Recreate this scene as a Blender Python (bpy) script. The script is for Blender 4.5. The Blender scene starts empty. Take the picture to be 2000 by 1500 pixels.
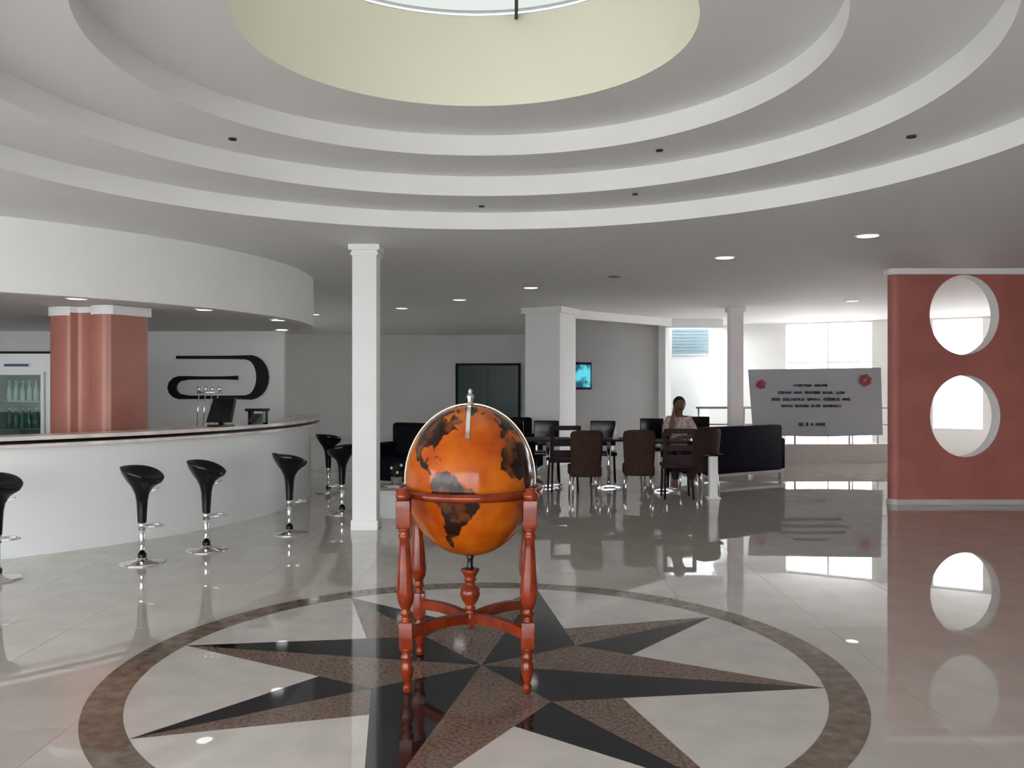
import bpy, bmesh, math, random
from mathutils import Vector, Matrix
random.seed(7)
PI = math.pi
scene = bpy.context.scene
C = scene.collection
# ------------------------------------------------------------------ camera, world, exposure
cam_d = bpy.data.cameras.new('camera'); cam = bpy.data.objects.new('camera', cam_d); C.objects.link(cam)
cam.location = (0, 0, 1.55); cam.rotation_euler = (PI/2, 0, 0)
cam_d.sensor_width = 36.0; cam_d.lens = 36.0*1691/2000; cam_d.clip_start = 0.05; cam_d.clip_end = 300
scene.camera = cam
w = bpy.data.worlds.new('sky'); scene.world = w; w.use_nodes = True
bg = w.node_tree.nodes['Background']; bg.inputs[0].default_value = (0.93, 0.97, 1.0, 1); bg.inputs[1].default_value = 9.0
scene.view_settings.view_transform = 'Standard'; scene.view_settings.look = 'None'
scene.view_settings.gamma = 1.0; scene.view_settings.use_curve_mapping = False
scene.view_settings.exposure = 0.16
try:
    scene.cycles.max_bounces = 10; scene.cycles.diffuse_bounces = 6; scene.cycles.glossy_bounces = 5
    scene.cycles.transparent_max_bounces = 16
except Exception: pass

# ------------------------------------------------------------------ materials
def lin(r, g, b):
    f = lambda c: (c/255/12.92) if c/255 <= .04045 else ((c/255+.055)/1.055)**2.4
    return (f(r), f(g), f(b), 1)
def mat(name, col, rough=.5, metal=0., noise=0., nscale=8., coat=0., ior=1.5, spec=.5, bump=0., bscale=40., col2=None, rand=0.):
    m = bpy.data.materials.new(name); m.use_nodes = True
    nt = m.node_tree; b = nt.nodes['Principled BSDF']
    b.inputs['Base Color'].default_value = col; b.inputs['Roughness'].default_value = rough
    b.inputs['Metallic'].default_value = metal; b.inputs['IOR'].default_value = ior
    b.inputs['Specular IOR Level'].default_value = spec; b.inputs['Coat Weight'].default_value = coat
    b.inputs['Coat Roughness'].default_value = .05
    tc = nt.nodes.new('ShaderNodeTexCoord')
    out = None
    if noise or col2:
        n = nt.nodes.new('ShaderNodeTexNoise'); n.inputs['Scale'].default_value = nscale; n.inputs['Detail'].default_value = 6
        nt.links.new(tc.outputs['Object'], n.inputs['Vector'])
        r = nt.nodes.new('ShaderNodeValToRGB'); r.color_ramp.elements[0].position = .36; r.color_ramp.elements[1].position = .64
        c2 = col2 or tuple(min(1, c*(1+noise)) for c in col[:3])+(1,)
        c1 = col if col2 else tuple(c*(1-noise) for c in col[:3])+(1,)
        r.color_ramp.elements[0].color = c1; r.color_ramp.elements[1].color = c2
        nt.links.new(n.outputs['Fac'], r.inputs['Fac']); out = r.outputs['Color']
    if rand:
        oi = nt.nodes.new('ShaderNodeObjectInfo'); hs = nt.nodes.new('ShaderNodeHueSaturation')
        mr = nt.nodes.new('ShaderNodeMapRange'); mr.inputs['To Min'].default_value = 1-rand; mr.inputs['To Max'].default_value = 1+rand
        nt.links.new(oi.outputs['Random'], mr.inputs['Value']); nt.links.new(mr.outputs['Result'], hs.inputs['Value'])
        if out: nt.links.new(out, hs.inputs['Color'])
        else: hs.inputs['Color'].default_value = col
        out = hs.outputs['Color']
    if out: nt.links.new(out, b.inputs['Base Color'])
    if bump:
        n2 = nt.nodes.new('ShaderNodeTexNoise'); n2.inputs['Scale'].default_value = bscale; n2.inputs['Detail'].default_value = 4
        nt.links.new(tc.outputs['Object'], n2.inputs['Vector'])
        bp = nt.nodes.new('ShaderNodeBump'); bp.inputs['Strength'].default_value = bump; bp.inputs['Distance'].default_value = .01
        nt.links.new(n2.outputs['Fac'], bp.inputs['Height']); nt.links.new(bp.outputs['Normal'], b.inputs['Normal'])
    return m
def emit(name, col, s):
    m = bpy.data.materials.new(name); m.use_nodes = True; nt = m.node_tree
    b = nt.nodes['Principled BSDF']; b.inputs['Base Color'].default_value = (0.8, .8, .8, 1)
    b.inputs['Emission Color'].default_value = col; b.inputs['Emission Strength'].default_value = s
    return m
def glass(name, tint=(1, 1, 1, 1), refl=.08):
    m = bpy.data.materials.new(name); m.use_nodes = True; nt = m.node_tree
    nt.nodes.remove(nt.nodes['Principled BSDF'])
    o = nt.nodes['Material Output']; t = nt.nodes.new('ShaderNodeBsdfTransparent'); t.inputs[0].default_value = tint
    g = nt.nodes.new('ShaderNodeBsdfGlossy'); g.inputs['Roughness'].default_value = .02
    mx = nt.nodes.new('ShaderNodeMixShader'); mx.inputs[0].default_value = refl
    nt.links.new(t.outputs[0], mx.inputs[1]); nt.links.new(g.outputs[0], mx.inputs[2]); nt.links.new(mx.outputs[0], o.inputs[0])
    return m
M = dict(
 white=mat('white_paint', (.86, .86, .85, 1), .6, noise=.015, nscale=2),
 ceil=mat('ceiling_paint', (.80, .80, .80, 1), .7),
 cream=mat('cream_paint', (.78, .75, .61, 1), .7),
 backwall=mat('grey_wall_paint', (.70, .70, .685, 1), .65, noise=.03, nscale=1),
 alcove=mat('mid_grey_paint', (.33, .325, .32, 1), .65, noise=.03, nscale=1),
 barwhite=mat('white_laminate', (.80, .82, .81, 1), .35),
 red=mat('terracotta_paint', (.42, .135, .11, 1), .5, noise=.08, nscale=2.5),
 pink=mat('salmon_paint', (.40, .15, .11, 1), .35, noise=.05, nscale=3),
 tile=mat('polished_tile', (.55, .505, .465, 1), .01, noise=.05, nscale=3, ior=1.9, spec=.5, rand=.025),
 grout=mat('tile_base', (.45, .425, .40, 1), .03, noise=.05, nscale=3, ior=1.9, spec=.5),
 field=mat('pale_stone_inlay', (.63, .585, .55, 1), .012, noise=.06, nscale=5, ior=1.8, rand=.02),
 dark=mat('dark_granite_inlay', (.012, .013, .015, 1), .06, noise=.4, nscale=60, ior=1.5),
 brown=mat('brown_granite_inlay', (.105, .065, .05, 1), .07, col2=(.235, .165, .135, 1), nscale=55, ior=1.5),
 ringm=mat('brown_marble_ring', (.135, .10, .075, 1), .06, col2=(.23, .18, .14, 1), nscale=14, ior=1.5, rand=.12),
 wood=mat('mahogany', (.13, .014, .004, 1), .11, col2=(.24, .032, .008, 1), nscale=9, spec=.35),
 darkmetal=mat('dark_metal', (.03, .03, .03, 1), .3, 1.),
 chrome=mat('chrome', (.82, .82, .83, 1), .09, 1.),
 silver=mat('brushed_silver', (.75, .72, .68, 1), .22, 1.),
 brass=mat('pale_brass', (.33, .26, .20, 1), .35, 1.),
 black=mat('black_plastic', (.005, .005, .006, 1), .2, spec=.3),
 blackm=mat('black_matt', (.006, .006, .007, 1), .5, spec=.15),
 leather=mat('black_leather', (.010, .009, .016, 1), .6, spec=.06, bump=.2, bscale=60),
 wicker=mat('brown_wicker', (.030, .015, .011, 1), .7, col2=(.055, .030, .021, 1), nscale=50, spec=.2, bump=.6, bscale=110),
 burg=mat('dark_burgundy_wood', (.024, .009, .010, 1), .5, spec=.2),
 marble=mat('beige_marble_slab', (.76, .67, .62, 1), .2, noise=.12, nscale=6),
 banner=mat('grey_banner_cloth', (.36, .385, .41, 1), .6, noise=.03, nscale=2),
 ink=mat('navy_ink', (.012, .014, .05, 1), .6),
 redink=mat('red_ink', (.33, .04, .06, 1), .6, noise=.3, nscale=20),
 steel=mat('rail_steel', (.42, .44, .45, 1), .3, 1.),
 lamp=emit('lamp_diffuser', (1, .98, .95, 1), 2.6),
 lampoff=mat('dark_lamp', (.05, .05, .05, 1), .4),
 tv=mat('tv_case', (.01, .012, .03, 1), .25),
 concrete=mat('plinth_stone', (.55, .54, .52, 1), .4, noise=.04),
 ground=mat('outside_paving', (.55, .54, .52, 1), .8, noise=.05),
 outwall=mat('outside_shade_toned_render', (.42, .43, .43, 1), .8),  # white wall, greyed in its base colour to stand in for shade
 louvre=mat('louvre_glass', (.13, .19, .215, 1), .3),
 pane=glass('clear_glass'), skypane=glass('frosted_skylight', (.088, .09, .085, 1), .05), fridgeglass=glass('cooler_glass', (.80, .92, .90, 1), .10),
 skin=mat('skin', (.17, .075, .045, 1), .5), hair=mat('hair', (.012, .009, .008, 1), .6),
 shirt=mat('floral_shirt', (.62, .52, .49, 1), .8, col2=(.36, .22, .22, 1), nscale=22),
 trousers=mat('dark_trousers', (.03, .015, .02, 1), .8),
 bottle=mat('pale_bottle', (.62, .64, .6, 1), .2), bottleg=mat('green_bottle', (.04, .16, .11, 1), .15),
 cap=mat('bottle_cap', (.6, .6, .6, 1), .4), bluesign=mat('blue_print', (.02, .06, .22, 1), .4), fridgein=mat('cooler_liner', (.16, .19, .18, 1), .5),
 leaf=mat('dark_leaf', (.012, .03, .012, 1), .5), petal=mat('white_petal', (.8, .8, .78, 1), .6), paper=mat('white_paper', (.82, .82, .8, 1), .7),
 pot=mat('taupe_ceramic', (.30, .24, .22, 1), .35),
)
# world-space grid/pattern materials that need more than the helper
def globe_mat():
    m = bpy.data.materials.new('varnished_map'); m.use_nodes = True; nt = m.node_tree; b = nt.nodes['Principled BSDF']
    b.inputs['Roughness'].default_value = .13; b.inputs['Specular IOR Level'].default_value = .3; b.inputs['Coat Weight'].default_value = 0.; b.inputs['Coat Roughness'].default_value = .07
    a = nt.nodes.new('ShaderNodeAttribute'); a.attribute_name = 'land'
    tc = nt.nodes.new('ShaderNodeTexCoord')
    n = nt.nodes.new('ShaderNodeTexNoise'); n.inputs['Scale'].default_value = 5; n.inputs['Detail'].default_value = 5
    nt.links.new(tc.outputs['Object'], n.inputs['Vector'])
    sea = nt.nodes.new('ShaderNodeValToRGB'); sea.color_ramp.elements[0].color = (.34, .046, .002, 1); sea.color_ramp.elements[1].color = (.52, .125, .005, 1)
    sea.color_ramp.elements[0].position = .38; sea.color_ramp.elements[1].position = .66
    n2 = nt.nodes.new('ShaderNodeTexNoise'); n2.inputs['Scale'].default_value = 13; n2.inputs['Detail'].default_value = 6
    nt.links.new(tc.outputs['Object'], n2.inputs['Vector'])
    land = nt.nodes.new('ShaderNodeValToRGB'); land.color_ramp.elements[0].color = (.018, .007, .005, 1); land.color_ramp.elements[1].color = (.20, .055, .014, 1)
    land.color_ramp.elements[0].position = .48; land.color_ramp.elements[1].position = .72
    mx = nt.nodes.new('ShaderNodeMix'); mx.data_type = 'RGBA'
    nt.links.new(n.outputs['Fac'], sea.inputs['Fac']); nt.links.new(n2.outputs['Fac'], land.inputs['Fac'])
    nt.links.new(a.outputs['Fac'], mx.inputs['Factor']); nt.links.new(sea.outputs['Color'], mx.inputs['A']); nt.links.new(land.outputs['Color'], mx.inputs['B'])
    nt.links.new(mx.outputs['Result'], b.inputs['Base Color'])
    return m
M['globe'] = globe_mat()
def tv_mat():
    m = bpy.data.materials.new('tv_picture'); m.use_nodes = True; nt = m.node_tree; b = nt.nodes['Principled BSDF']
    tc = nt.nodes.new('ShaderNodeTexCoord'); n = nt.nodes.new('ShaderNodeTexNoise'); n.inputs['Scale'].default_value = 5
    r = nt.nodes.new('ShaderNodeValToRGB'); e = r.color_ramp.elements
    e[0].position = .40; e[0].color = (.01, .08, .13, 1); e[1].position = .56; e[1].color = (.10, .62, .72, 1)
    nt.links.new(tc.outputs['Object'], n.inputs['Vector']); nt.links.new(n.outputs['Fac'], r.inputs['Fac'])
    nt.links.new(r.outputs['Color'], b.inputs['Emission Color']); b.inputs['Emission Strength'].default_value = 1.0
    b.inputs['Base Color'].default_value = (.01, .01, .01, 1); b.inputs['Roughness'].default_value = .15
    return m
M['screen'] = tv_mat()

# ------------------------------------------------------------------ mesh helpers
class MB:
    def __init__(s): s.v = []; s.f = []; s.sm = []
    def add(s, vs, fs, smooth=False):
        o = len(s.v); s.v += [tuple(v) for v in vs]; s.f += [tuple(i+o for i in f) for f in fs]; s.sm += [smooth]*len(fs); return s
    def box(s, x0, x1, y0, y1, z0, z1, bev=0.):
        if bev <= 0:
            vs = [(x0, y0, z0), (x1, y0, z0), (x1, y1, z0), (x0, y1, z0), (x0, y0, z1), (x1, y0, z1), (x1, y1, z1), (x0, y1, z1)]
            return s.add(vs, [(3, 2, 1, 0), (4, 5, 6, 7), (0, 1, 5, 4), (1, 2, 6, 5), (2, 3, 7, 6), (3, 0, 4, 7)])
        bm = bmesh.new(); bmesh.ops.create_cube(bm, size=1.)
        for v in bm.verts: v.co = Vector(((x0+x1)/2+v.co.x*(x1-x0), (y0+y1)/2+v.co.y*(y1-y0), (z0+z1)/2+v.co.z*(z1-z0)))
        bmesh.ops.bevel(bm, geom=bm.edges[:], offset=bev, segments=3, affect='EDGES', profile=.5)
        bm.verts.index_update(); s.add([v.co[:] for v in bm.verts], [[v.index for v in f.verts] for f in bm.faces], True); bm.free(); return s
    def prism(s, pts, z0, z1, smooth=False):
        n = len(pts); vs = [(p[0], p[1], z0) for p in pts]+[(p[0], p[1], z1) for p in pts]
        s.add(vs, [tuple(reversed(range(n))), tuple(range(n, 2*n))]); o = len(s.v)-2*n
        for i in range(n): s.f.append((o+i, o+(i+1) % n, o+n+(i+1) % n, o+n+i)); s.sm.append(smooth)
        return s
    def lathe(s, prof, n=24, c=(0, 0, 0), close=True, ey=1., mtx=None):
        vs = []; fs = []
        for (r, z) in prof:
            for k in range(n):
                a = 2*PI*k/n; p = Vector((r*math.cos(a), r*ey*math.sin(a), z))
                if mtx: p = mtx @ p
                vs.append((p.x+c[0], p.y+c[1], p.z+c[2]))
        m = len(prof)
        for i in range(m-1):
            for k in range(n):
                k2 = (k+1) % n; fs.append((i*n+k, i*n+k2, (i+1)*n+k2, (i+1)*n+k))
        s.add(vs, fs, True)
        if close:
            o = len(s.v)-len(vs)
            s.f.append(tuple(o+k for k in reversed(range(n)))); s.sm.append(False)
            s.f.append(tuple(o+(m-1)*n+k for k in range(n))); s.sm.append(False)
        return s
    def tube(s, pts, r, n=10, closed=False, rads=None):
        pts = [Vector(p) for p in pts]; m = len(pts); vs = []; fs = []; prev = None
        for i, p in enumerate(pts):
            if closed: t = pts[(i+1) % m]-pts[i-1]
            else: t = pts[min(i+1, m-1)]-pts[max(i-1, 0)]
            t.normalize()
            if prev is None:
                up = Vector((0, 0, 1)) if abs(t.z) < .9 else Vector((1, 0, 0)); u = t.cross(up).normalized()
            else: u = (prev-t*prev.dot(t)).normalized()
            prev = u; v_ = t.cross(u); rr = rads[i] if rads else r
            for k in range(n):
                a = 2*PI*k/n; vs.append(p+u*rr*math.cos(a)+v_*rr*math.sin(a))
        for i in range(m if closed else m-1):
            j = (i+1) % m
            for k in range(n): k2 = (k+1) % n; fs.append((i*n+k, i*n+k2, j*n+k2, j*n+k))
        s.add(vs, fs, True)
        if not closed:
            o = len(s.v)-len(vs); s.f.append(tuple(o+k for k in reversed(range(n)))); s.sm.append(False)
            s.f.append(tuple(o+(m-1)*n+k for k in range(n))); s.sm.append(False)
        return s
    def bar(s, a, b, w, h):          # rectangular bar from a to b
        a = Vector(a); b = Vector(b); t = (b-a).normalized(); up = Vector((0, 0, 1)) if abs(t.z) < .95 else Vector((0, 1, 0))
        u = t.cross(up).normalized()*w/2; v = u.cross(t).normalized()*h/2
        vs = [a-u-v, a+u-v, a+u+v, a-u+v, b-u-v, b+u-v, b+u+v, b-u+v]
        return s.add(vs, [(3, 2, 1, 0), (4, 5, 6, 7), (0, 1, 5, 4), (1, 2, 6, 5), (2, 3, 7, 6), (3, 0, 4, 7)])
    def sphere(s, c, rx, ry=None, rz=None, n=20, m=12):
        ry = ry or rx; rz = rz or rx
        prof = [(math.sin(PI*i/m), -math.cos(PI*i/m)) for i in range(m+1)]; prof[0] = (1e-4, -1); prof[-1] = (1e-4, 1)
        vs = []; fs = []
        for (r, z) in prof:
            for k in range(n): a = 2*PI*k/n; vs.append((c[0]+rx*r*math.cos(a), c[1]+ry*r*math.sin(a), c[2]+rz*z))
        for i in range(m):
            for k in range(n): k2 = (k+1) % n; fs.append((i*n+k, i*n+k2, (i+1)*n+k2, (i+1)*n+k))
        return s.add(vs, fs, True)
    def arcwall(s, c, r0, r1, a0, a1, z0, z1, n=64):   # curved slab between radii
        vs = []; fs = []
        for i in range(n+1):
            a = a0+(a1-a0)*i/n; ca, sa = math.cos(a), math.sin(a)
            for (r, z) in ((r0, z0), (r1, z0), (r1, z1), (r0, z1)): vs.append((c[0]+r*ca, c[1]+r*sa, z))
        for i in range(n):
            for k in range(4): k2 = (k+1) % 4; fs.append((4*i+k, 4*i+k2, 4*i+4+k2, 4*i+4+k))
        fs.append((3, 2, 1, 0)); fs.append((4*n, 4*n+1, 4*n+2, 4*n+3))
        return s.add(vs, fs)
    def build(s, name, m, parent=None, smooth_angle=None):
        me = bpy.data.meshes.new(name); me.from_pydata(s.v, [], s.f)
        bm = bmesh.new(); bm.from_mesh(me); bmesh.ops.recalc_face_normals(bm, faces=bm.faces[:]); bm.to_mesh(me); bm.free()
        me.polygons.foreach_set('use_smooth', s.sm)
        me.materials.append(M[m] if isinstance(m, str) else m); me.update()
        o = bpy.data.objects.new(name, me); C.objects.link(o)
        if parent: o.parent = parent
        return o
def tag(o, label=None, cat=None, group=None, kind=None):
    if label: o['label'] = label
    if cat: o['category'] = cat
    if group: o['group'] = group
    if kind: o['kind'] = kind
    return o
def struct(o): o['kind'] = 'structure'; return o
def thing(name, label, cat, loc=(0, 0, 0), rz=0., group=None):
    o = bpy.data.objects.new(name, None); C.objects.link(o); o.location = loc; o.rotation_euler = (0, 0, rz)
    o.empty_display_size = .1
    return tag(o, label, cat, group)
def dup(root, loc, rz, label, group=None):
    r = root.copy(); C.objects.link(r); r.location = loc; r.rotation_euler = (0, 0, rz); r['label'] = label
    if group: r['group'] = group
    for ch in list(root.children):
        c = ch.copy(); C.objects.link(c); c.parent = r
        for g in ch.children:
            d = g.copy(); C.objects.link(d); d.parent = c
    return r

HC = 3.03                              # main ceiling height
# ================================================================== FLOOR
floor = struct(MB().box(-9.2, 14, -4.2, 27, -.06, -.0025).build('floor', 'grout'))
T = .8
tb = MB().box(-T/2+.0012, T/2-.0012, -T/2+.0012, T/2-.0012, -.002, 0)
t0 = None
for i in range(-8, 9):
    for j in range(0, 16):
        x, y = i*T, 1.9+j*T
        if t0 is None: t0 = tb.build('tile', 'tile', floor); o = t0
        else: o = t0.copy(); C.objects.link(o); o.parent = floor
        o.location = (x, y, 0)
# far / outer floor at the same level, too far to tell its tiles apart
far = MB()
for (a, b, c, d) in ((-9.2, 14, 14.3, 27), (-9.2, -6.8, -4.2, 14.3), (6.8, 14, -4.2, 14.3), (-6.8, 6.8, -4.2, 1.5)):
    far.box(a+.001, b-.001, c+.001, d-.001, -.0024, 0)
far.build('floor_field', 'tile', floor)
# compass inlay, a hair proud of the tiles
SC = Vector((-.17, 4.77)); RT = 1.80; RO = 1.985; A0 = math.radians(-11.5); ZI = .0012
def pol(r, a): return (SC.x+r*math.cos(a), SC.y+r*math.sin(a))
RN = .655
def isect(p, q, r, s):
    d1 = (q[0]-p[0], q[1]-p[1]); d2 = (s[0]-r[0], s[1]-r[1]); den = d1[0]*d2[1]-d1[1]*d2[0]
    t = ((r[0]-p[0])*d2[1]-(r[1]-p[1])*d2[0])/den; return (p[0]+t*d1[0], p[1]+t*d1[1])
for k in range(4):
    am = A0+k*PI/2                                   # long cardinal point
    n1, n2 = pol(RN, am-PI/4), pol(RN, am+PI/4); tip = pol(RT, am); c = (SC.x, SC.y)
    MB().prism([c, n1, tip], -.0015, ZI).build('star_piece', 'dark', floor)
    MB().prism([c, tip, n2], -.0015, ZI).build('star_piece', 'brown', floor)
    asx = am+PI/4; stip = pol(RT, asx); sn = n2      # point between two cardinals
    tip2 = pol(RT, am+PI/2)
    w1 = pol(.86, asx-math.radians(22.2)); e1 = isect(stip, w1, tip, n2)
    w2 = pol(.86, asx+math.radians(22.2)); e2 = isect(stip, w2, tip2, n2)
    MB().prism([sn, e1, stip], -.0015, ZI).build('star_piece', 'dark', floor)
    MB().prism([sn, stip, e2], -.0015, ZI).build('star_piece', 'brown', floor)
    for (ta, aa, e, tb_, ab) in ((tip, am, e1, stip, asx), (stip, asx, e2, tip2, am+PI/2)):
        arc = [pol(RT, aa+(ab-aa)*q/10) for q in range(11)]
        bmv = MB(); pts = [e]+arc; vs = [(p[0], p[1], ZI-.0003) for p in pts]
        bmv.add(vs, [(0, q, q+1) for q in range(1, len(pts)-1)])
        bmv.add([(p[0], p[1], -.0015) for p in pts], [(0, q+1, q) for q in range(1, len(pts)-1)])
        bmv.build('field_piece', 'field', floor)
NR = 20
for k in range(NR):
    a0 = 2*PI*k/NR+.1; MB().arcwall((SC.x, SC.y), RT, RO, a0+.0008, a0+2*PI/NR-.0008, -.0015, ZI, 8).build('ring_piece', 'ringm', floor)
struct(MB().box(-60, 60, -60, 60, -.4, -.10).build('floor_outside', 'ground'))

# ================================================================== CEILING with stepped rings and skylight drum
CX, CY = -.25, 4.86; R1, R2, R3, R4 = 3.43, 2.69, 2.0, 1.275; H2, H3, H4, HS = 3.19, 3.36, 3.52, 4.15
def rect_ring(x0, x1, y0, y1, R, z):
    angs = sorted([2*PI*k/128 for k in range(128)]+[math.atan2(yy-CY, xx-CX) % (2*PI) for xx in (x0, x1) for yy in (y0, y1)])
    vs = []; fs = []
    for a in angs:
        ca, sa = math.cos(a), math.sin(a)
        tt = min([(x1-CX)/ca if ca > 1e-9 else ((x0-CX)/ca if ca < -1e-9 else 1e9), (y1-CY)/sa if sa > 1e-9 else ((y0-CY)/sa if sa < -1e-9 else 1e9)])
        vs += [(CX+R*ca, CY+R*sa, z), (CX+tt*ca, CY+tt*sa, z)]
    n = len(angs)
    for i in range(n): j = (i+1) % n; fs.append((2*i, 2*i+1, 2*j+1, 2*j))
    return vs, fs
cb = MB(); cb.add(*rect_ring(-9.2, 14, -4.2, 17.2, R1, HC))
ceiling = struct(cb.build('ceiling', 'ceil'))
c2 = MB(); c2.add([(-9.2, 17.2, HC), (3.62, 17.2, HC), (3.62, 27, HC), (-9.2, 27, HC)], [(0, 1, 2, 3)])
c2.add([(4.4, 17.2, HC), (14, 17.2, HC), (14, 17.4, HC), (5.1, 22.1, HC)], [(0, 1, 2, 3)]); c2.add([(3.62, 17.2, HC), (4.4, 17.2, HC), (4.78, 19.8, HC), (3.62, 19.8, HC)], [(0, 1, 2, 3)]); c2.build('ceiling_bay', 'ceil', ceiling)
def annulus(ra, rb, z):
    b = MB(); n = 128; vs = []; fs = []
    for k in range(n):
        a = 2*PI*k/n; vs += [(CX+ra*math.cos(a), CY+ra*math.sin(a), z), (CX+rb*math.cos(a), CY+rb*math.sin(a), z)]
    for k in range(n): j = (k+1) % n; fs.append((2*k, 2*k+1, 2*j+1, 2*j))
    b.add(vs, fs); return b
def cyl(r, za, zb):
    b = MB(); n = 128; vs = []; fs = []
    for k in range(n):
        a = 2*PI*k/n; vs += [(CX+r*math.cos(a), CY+r*math.sin(a), za), (CX+r*math.cos(a), CY+r*math.sin(a), zb)]
    for k in range(n): j = (k+1) % n; fs.append((2*k, 2*j, 2*j+1, 2*k+1))
    b.add(vs, fs, True); return b
for (r, za, zb) in ((R1, HC, H2), (R2, H2, H3), (R3, H3, H4)): cyl(r, za, zb).build('ring_riser', 'white', ceiling)
for (ra, rb, z) in ((R2, R1, H2), (R3, R2, H3), (R4, R3, H4)): annulus(ra, rb, z).build('ring_soffit', 'ceil', ceiling)
cyl(R4, H4, HS).build('skylight_drum', 'cream', ceiling)
# roof slab above so that daylight only enters by the skylight and the windows
rb = MB(); rb.add(*rect_ring(-9.4, 14.2, -4.4, 17.2, R4+.02, HS+.02)); rb.build('roof_deck', 'white', ceiling)
rf = MB(); rf.add([(-9.4, 17.2, HC+.2), (3.62, 17.2, HC+.2), (3.62, 27.4, HC+.2), (-9.4, 27.4, HC+.2)], [(0, 1, 2, 3)]).add([(4.4, 17.2, HC+.2), (14, 17.2, HC+.2), (14, 17.4, HC+.2), (5.1, 22.3, HC+.2)], [(0, 1, 2, 3)]).add([(3.62, 17.2, HC+.2), (4.4, 17.2, HC+.2), (4.78, 19.8, HC+.2), (3.62, 19.8, HC+.2)], [(0, 1, 2, 3)])
rf.build('roof_bay', 'white', ceiling)
sky = struct(cyl(R4+.03, HS-.012, HS+.06).build('window_1', 'white'))
gl = MB(); gl.lathe([(1e-3, HS+.03), (R4+.02, HS+.03)], 64, (CX, CY, 0), close=False); gl.build('pane', 'skypane', sky)
for x in (.28,):
    hw = math.sqrt(R4**2-x*x)
    MB().box(CX+x-.012, CX+x+.012, CY-hw, CY+hw, HS-.03, HS+.02).build('glazing_bar', 'darkmetal', sky)

# ================================================================== OUTER WALLS
def glazed(name, a, b, n, z1, lint):          # glazed wall from a to b: lintel, sill, mullions, panes
    a = Vector((a[0], a[1], 0)); b = Vector((b[0], b[1], 0)); d = b-a
    o = struct(MB().bar(a+Vector((0, 0, (z1+lint)/2)), b+Vector((0, 0, (z1+lint)/2)), .1, lint-z1).build(name, 'white'))
    MB().bar(a+Vector((0, 0, .04)), b+Vector((0, 0, .04)), .1, .08).build('sill', 'steel', o)
    for i in range(n+1):
        p = a+d*(i/n); MB().bar(p+Vector((0, 0, .08)), p+Vector((0, 0, z1)), .07, .09).build('mullion', 'steel', o)
    for i in range(n):
        p, q = a+d*((i+.02)/n), a+d*((i+.98)/n); h = Vector((0, 0, (z1+.08)/2)); MB().bar(p+h, q+h, .01, z1-.08).build('pane', 'pane', o)
    return o
struct(MB().box(-9.4, -9.2, 1.6, 18.4, 0, HS).build('wall_left', 'white'))
glazed('wall_left_added_glazing', (-9.3, -4.2), (-9.3, 1.6), 3, HC-.1, HS)  # unseen glazing added for more light from the left
glazed('wall_left_rear_added_glazing', (-9.3, 18.4), (-9.3, 20.3), 1, HC-.1, HS)  # unseen window added to brighten the dark back hall
struct(MB().box(-9.4, -9.2, 20.3, 27, 0, HS).build('wall_left_rear', 'white'))
glazed('wall_front', (-9.2, -4.2), (2.6, -4.2), 5, HC-.1, HS)
struct(MB().box(2.6, 14, -4.3, -4.1, 0, HS).build('wall_front_solid', 'white'))
struct(MB().box(14, 14.2, -4.2, 17.4, 0, HS).build('wall_right', 'white'))
# curved back wall with a double door
wb = MB(); bc = (-2.3, 12.0); br = 14.2
wall_back = struct(wb.arcwall(bc, br, br+.2, math.radians(62), math.radians(118), 0, HC, 40).build('wall_back', 'backwall'))
# ================================================================== RED PARTITION with two oval openings
REV = []
def oval_wall(name, x0, x1, y0, y1, z0, z1, holes, m, r=.16):
    bm = bmesh.new()
    def loop(pts): 
        vs = [bm.verts.new(p) for p in pts]; return [bm.edges.new((vs[i], vs[(i+1) % len(vs)])) for i in range(len(vs))]
    ed = loop([(x0+r, y0, z0), (x1, y0, z0), (x1, y0, z1), (x0+r, y0, z1)])
    N = 64
    for (hx, hz, rx, rz) in holes:
        ed += loop([(hx+rx*math.cos(2*PI*k/N), y0, hz+rz*math.sin(2*PI*k/N)) for k in range(N)])
    bmesh.ops.triangle_fill(bm, use_beauty=True, edges=ed)
    front = bm.faces[:]
    geo = bmesh.ops.duplicate(bm, geom=front)['geom']
    for g in geo:
        if isinstance(g, bmesh.types.BMVert): g.co.y = y1
    bm.verts.ensure_lookup_table()
    b = MB(); bm.verts.index_update()
    b.add([v.co[:] for v in bm.verts], [[v.index for v in f.verts] for f in bm.faces]); bm.free()
    for (hx, hz, rx, rz) in holes:
        vs = []; fs = []
        for k in range(N):
            a = 2*PI*k/N; vs += [(hx+rx*math.cos(a), y0, hz+rz*math.sin(a)), (hx+rx*math.cos(a), y1, hz+rz*math.sin(a))]
        for k in range(N): j = (k+1) % N; fs.append((2*k, 2*k+1, 2*j+1, 2*j))
        REV.append((vs, fs))
    # rounded free end
    pts = [(x0+r-r*math.sin(t), y0+r-r*math.cos(t)) for t in [PI/2*i/8 for i in range(9)]]
    pts += [(x0+r-r*math.cos(t), y1-r+r*math.sin(t)) for t in [PI/2*i/8 for i in range(9)]]
    vs = []
    for p in pts: vs += [(p[0], p[1], z0), (p[0], p[1], z1)]
    b.add(vs, [(2*i, 2*i+2, 2*i+3, 2*i+1) for i in range(len(pts)-1)], True)
    return b.build(name, m), pts
red, rp = oval_wall('wall_partition', 4.87, 11.5, 11.1, 11.30, 0, HC-.0, [(5.80, 2.436, .445, .512), (5.81, 1.137, .45, .525)], 'red', .09)
struct(red)
for (vs, fs) in REV: MB().add(vs, fs, True).build('opening_reveal', 'white', red)
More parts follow.
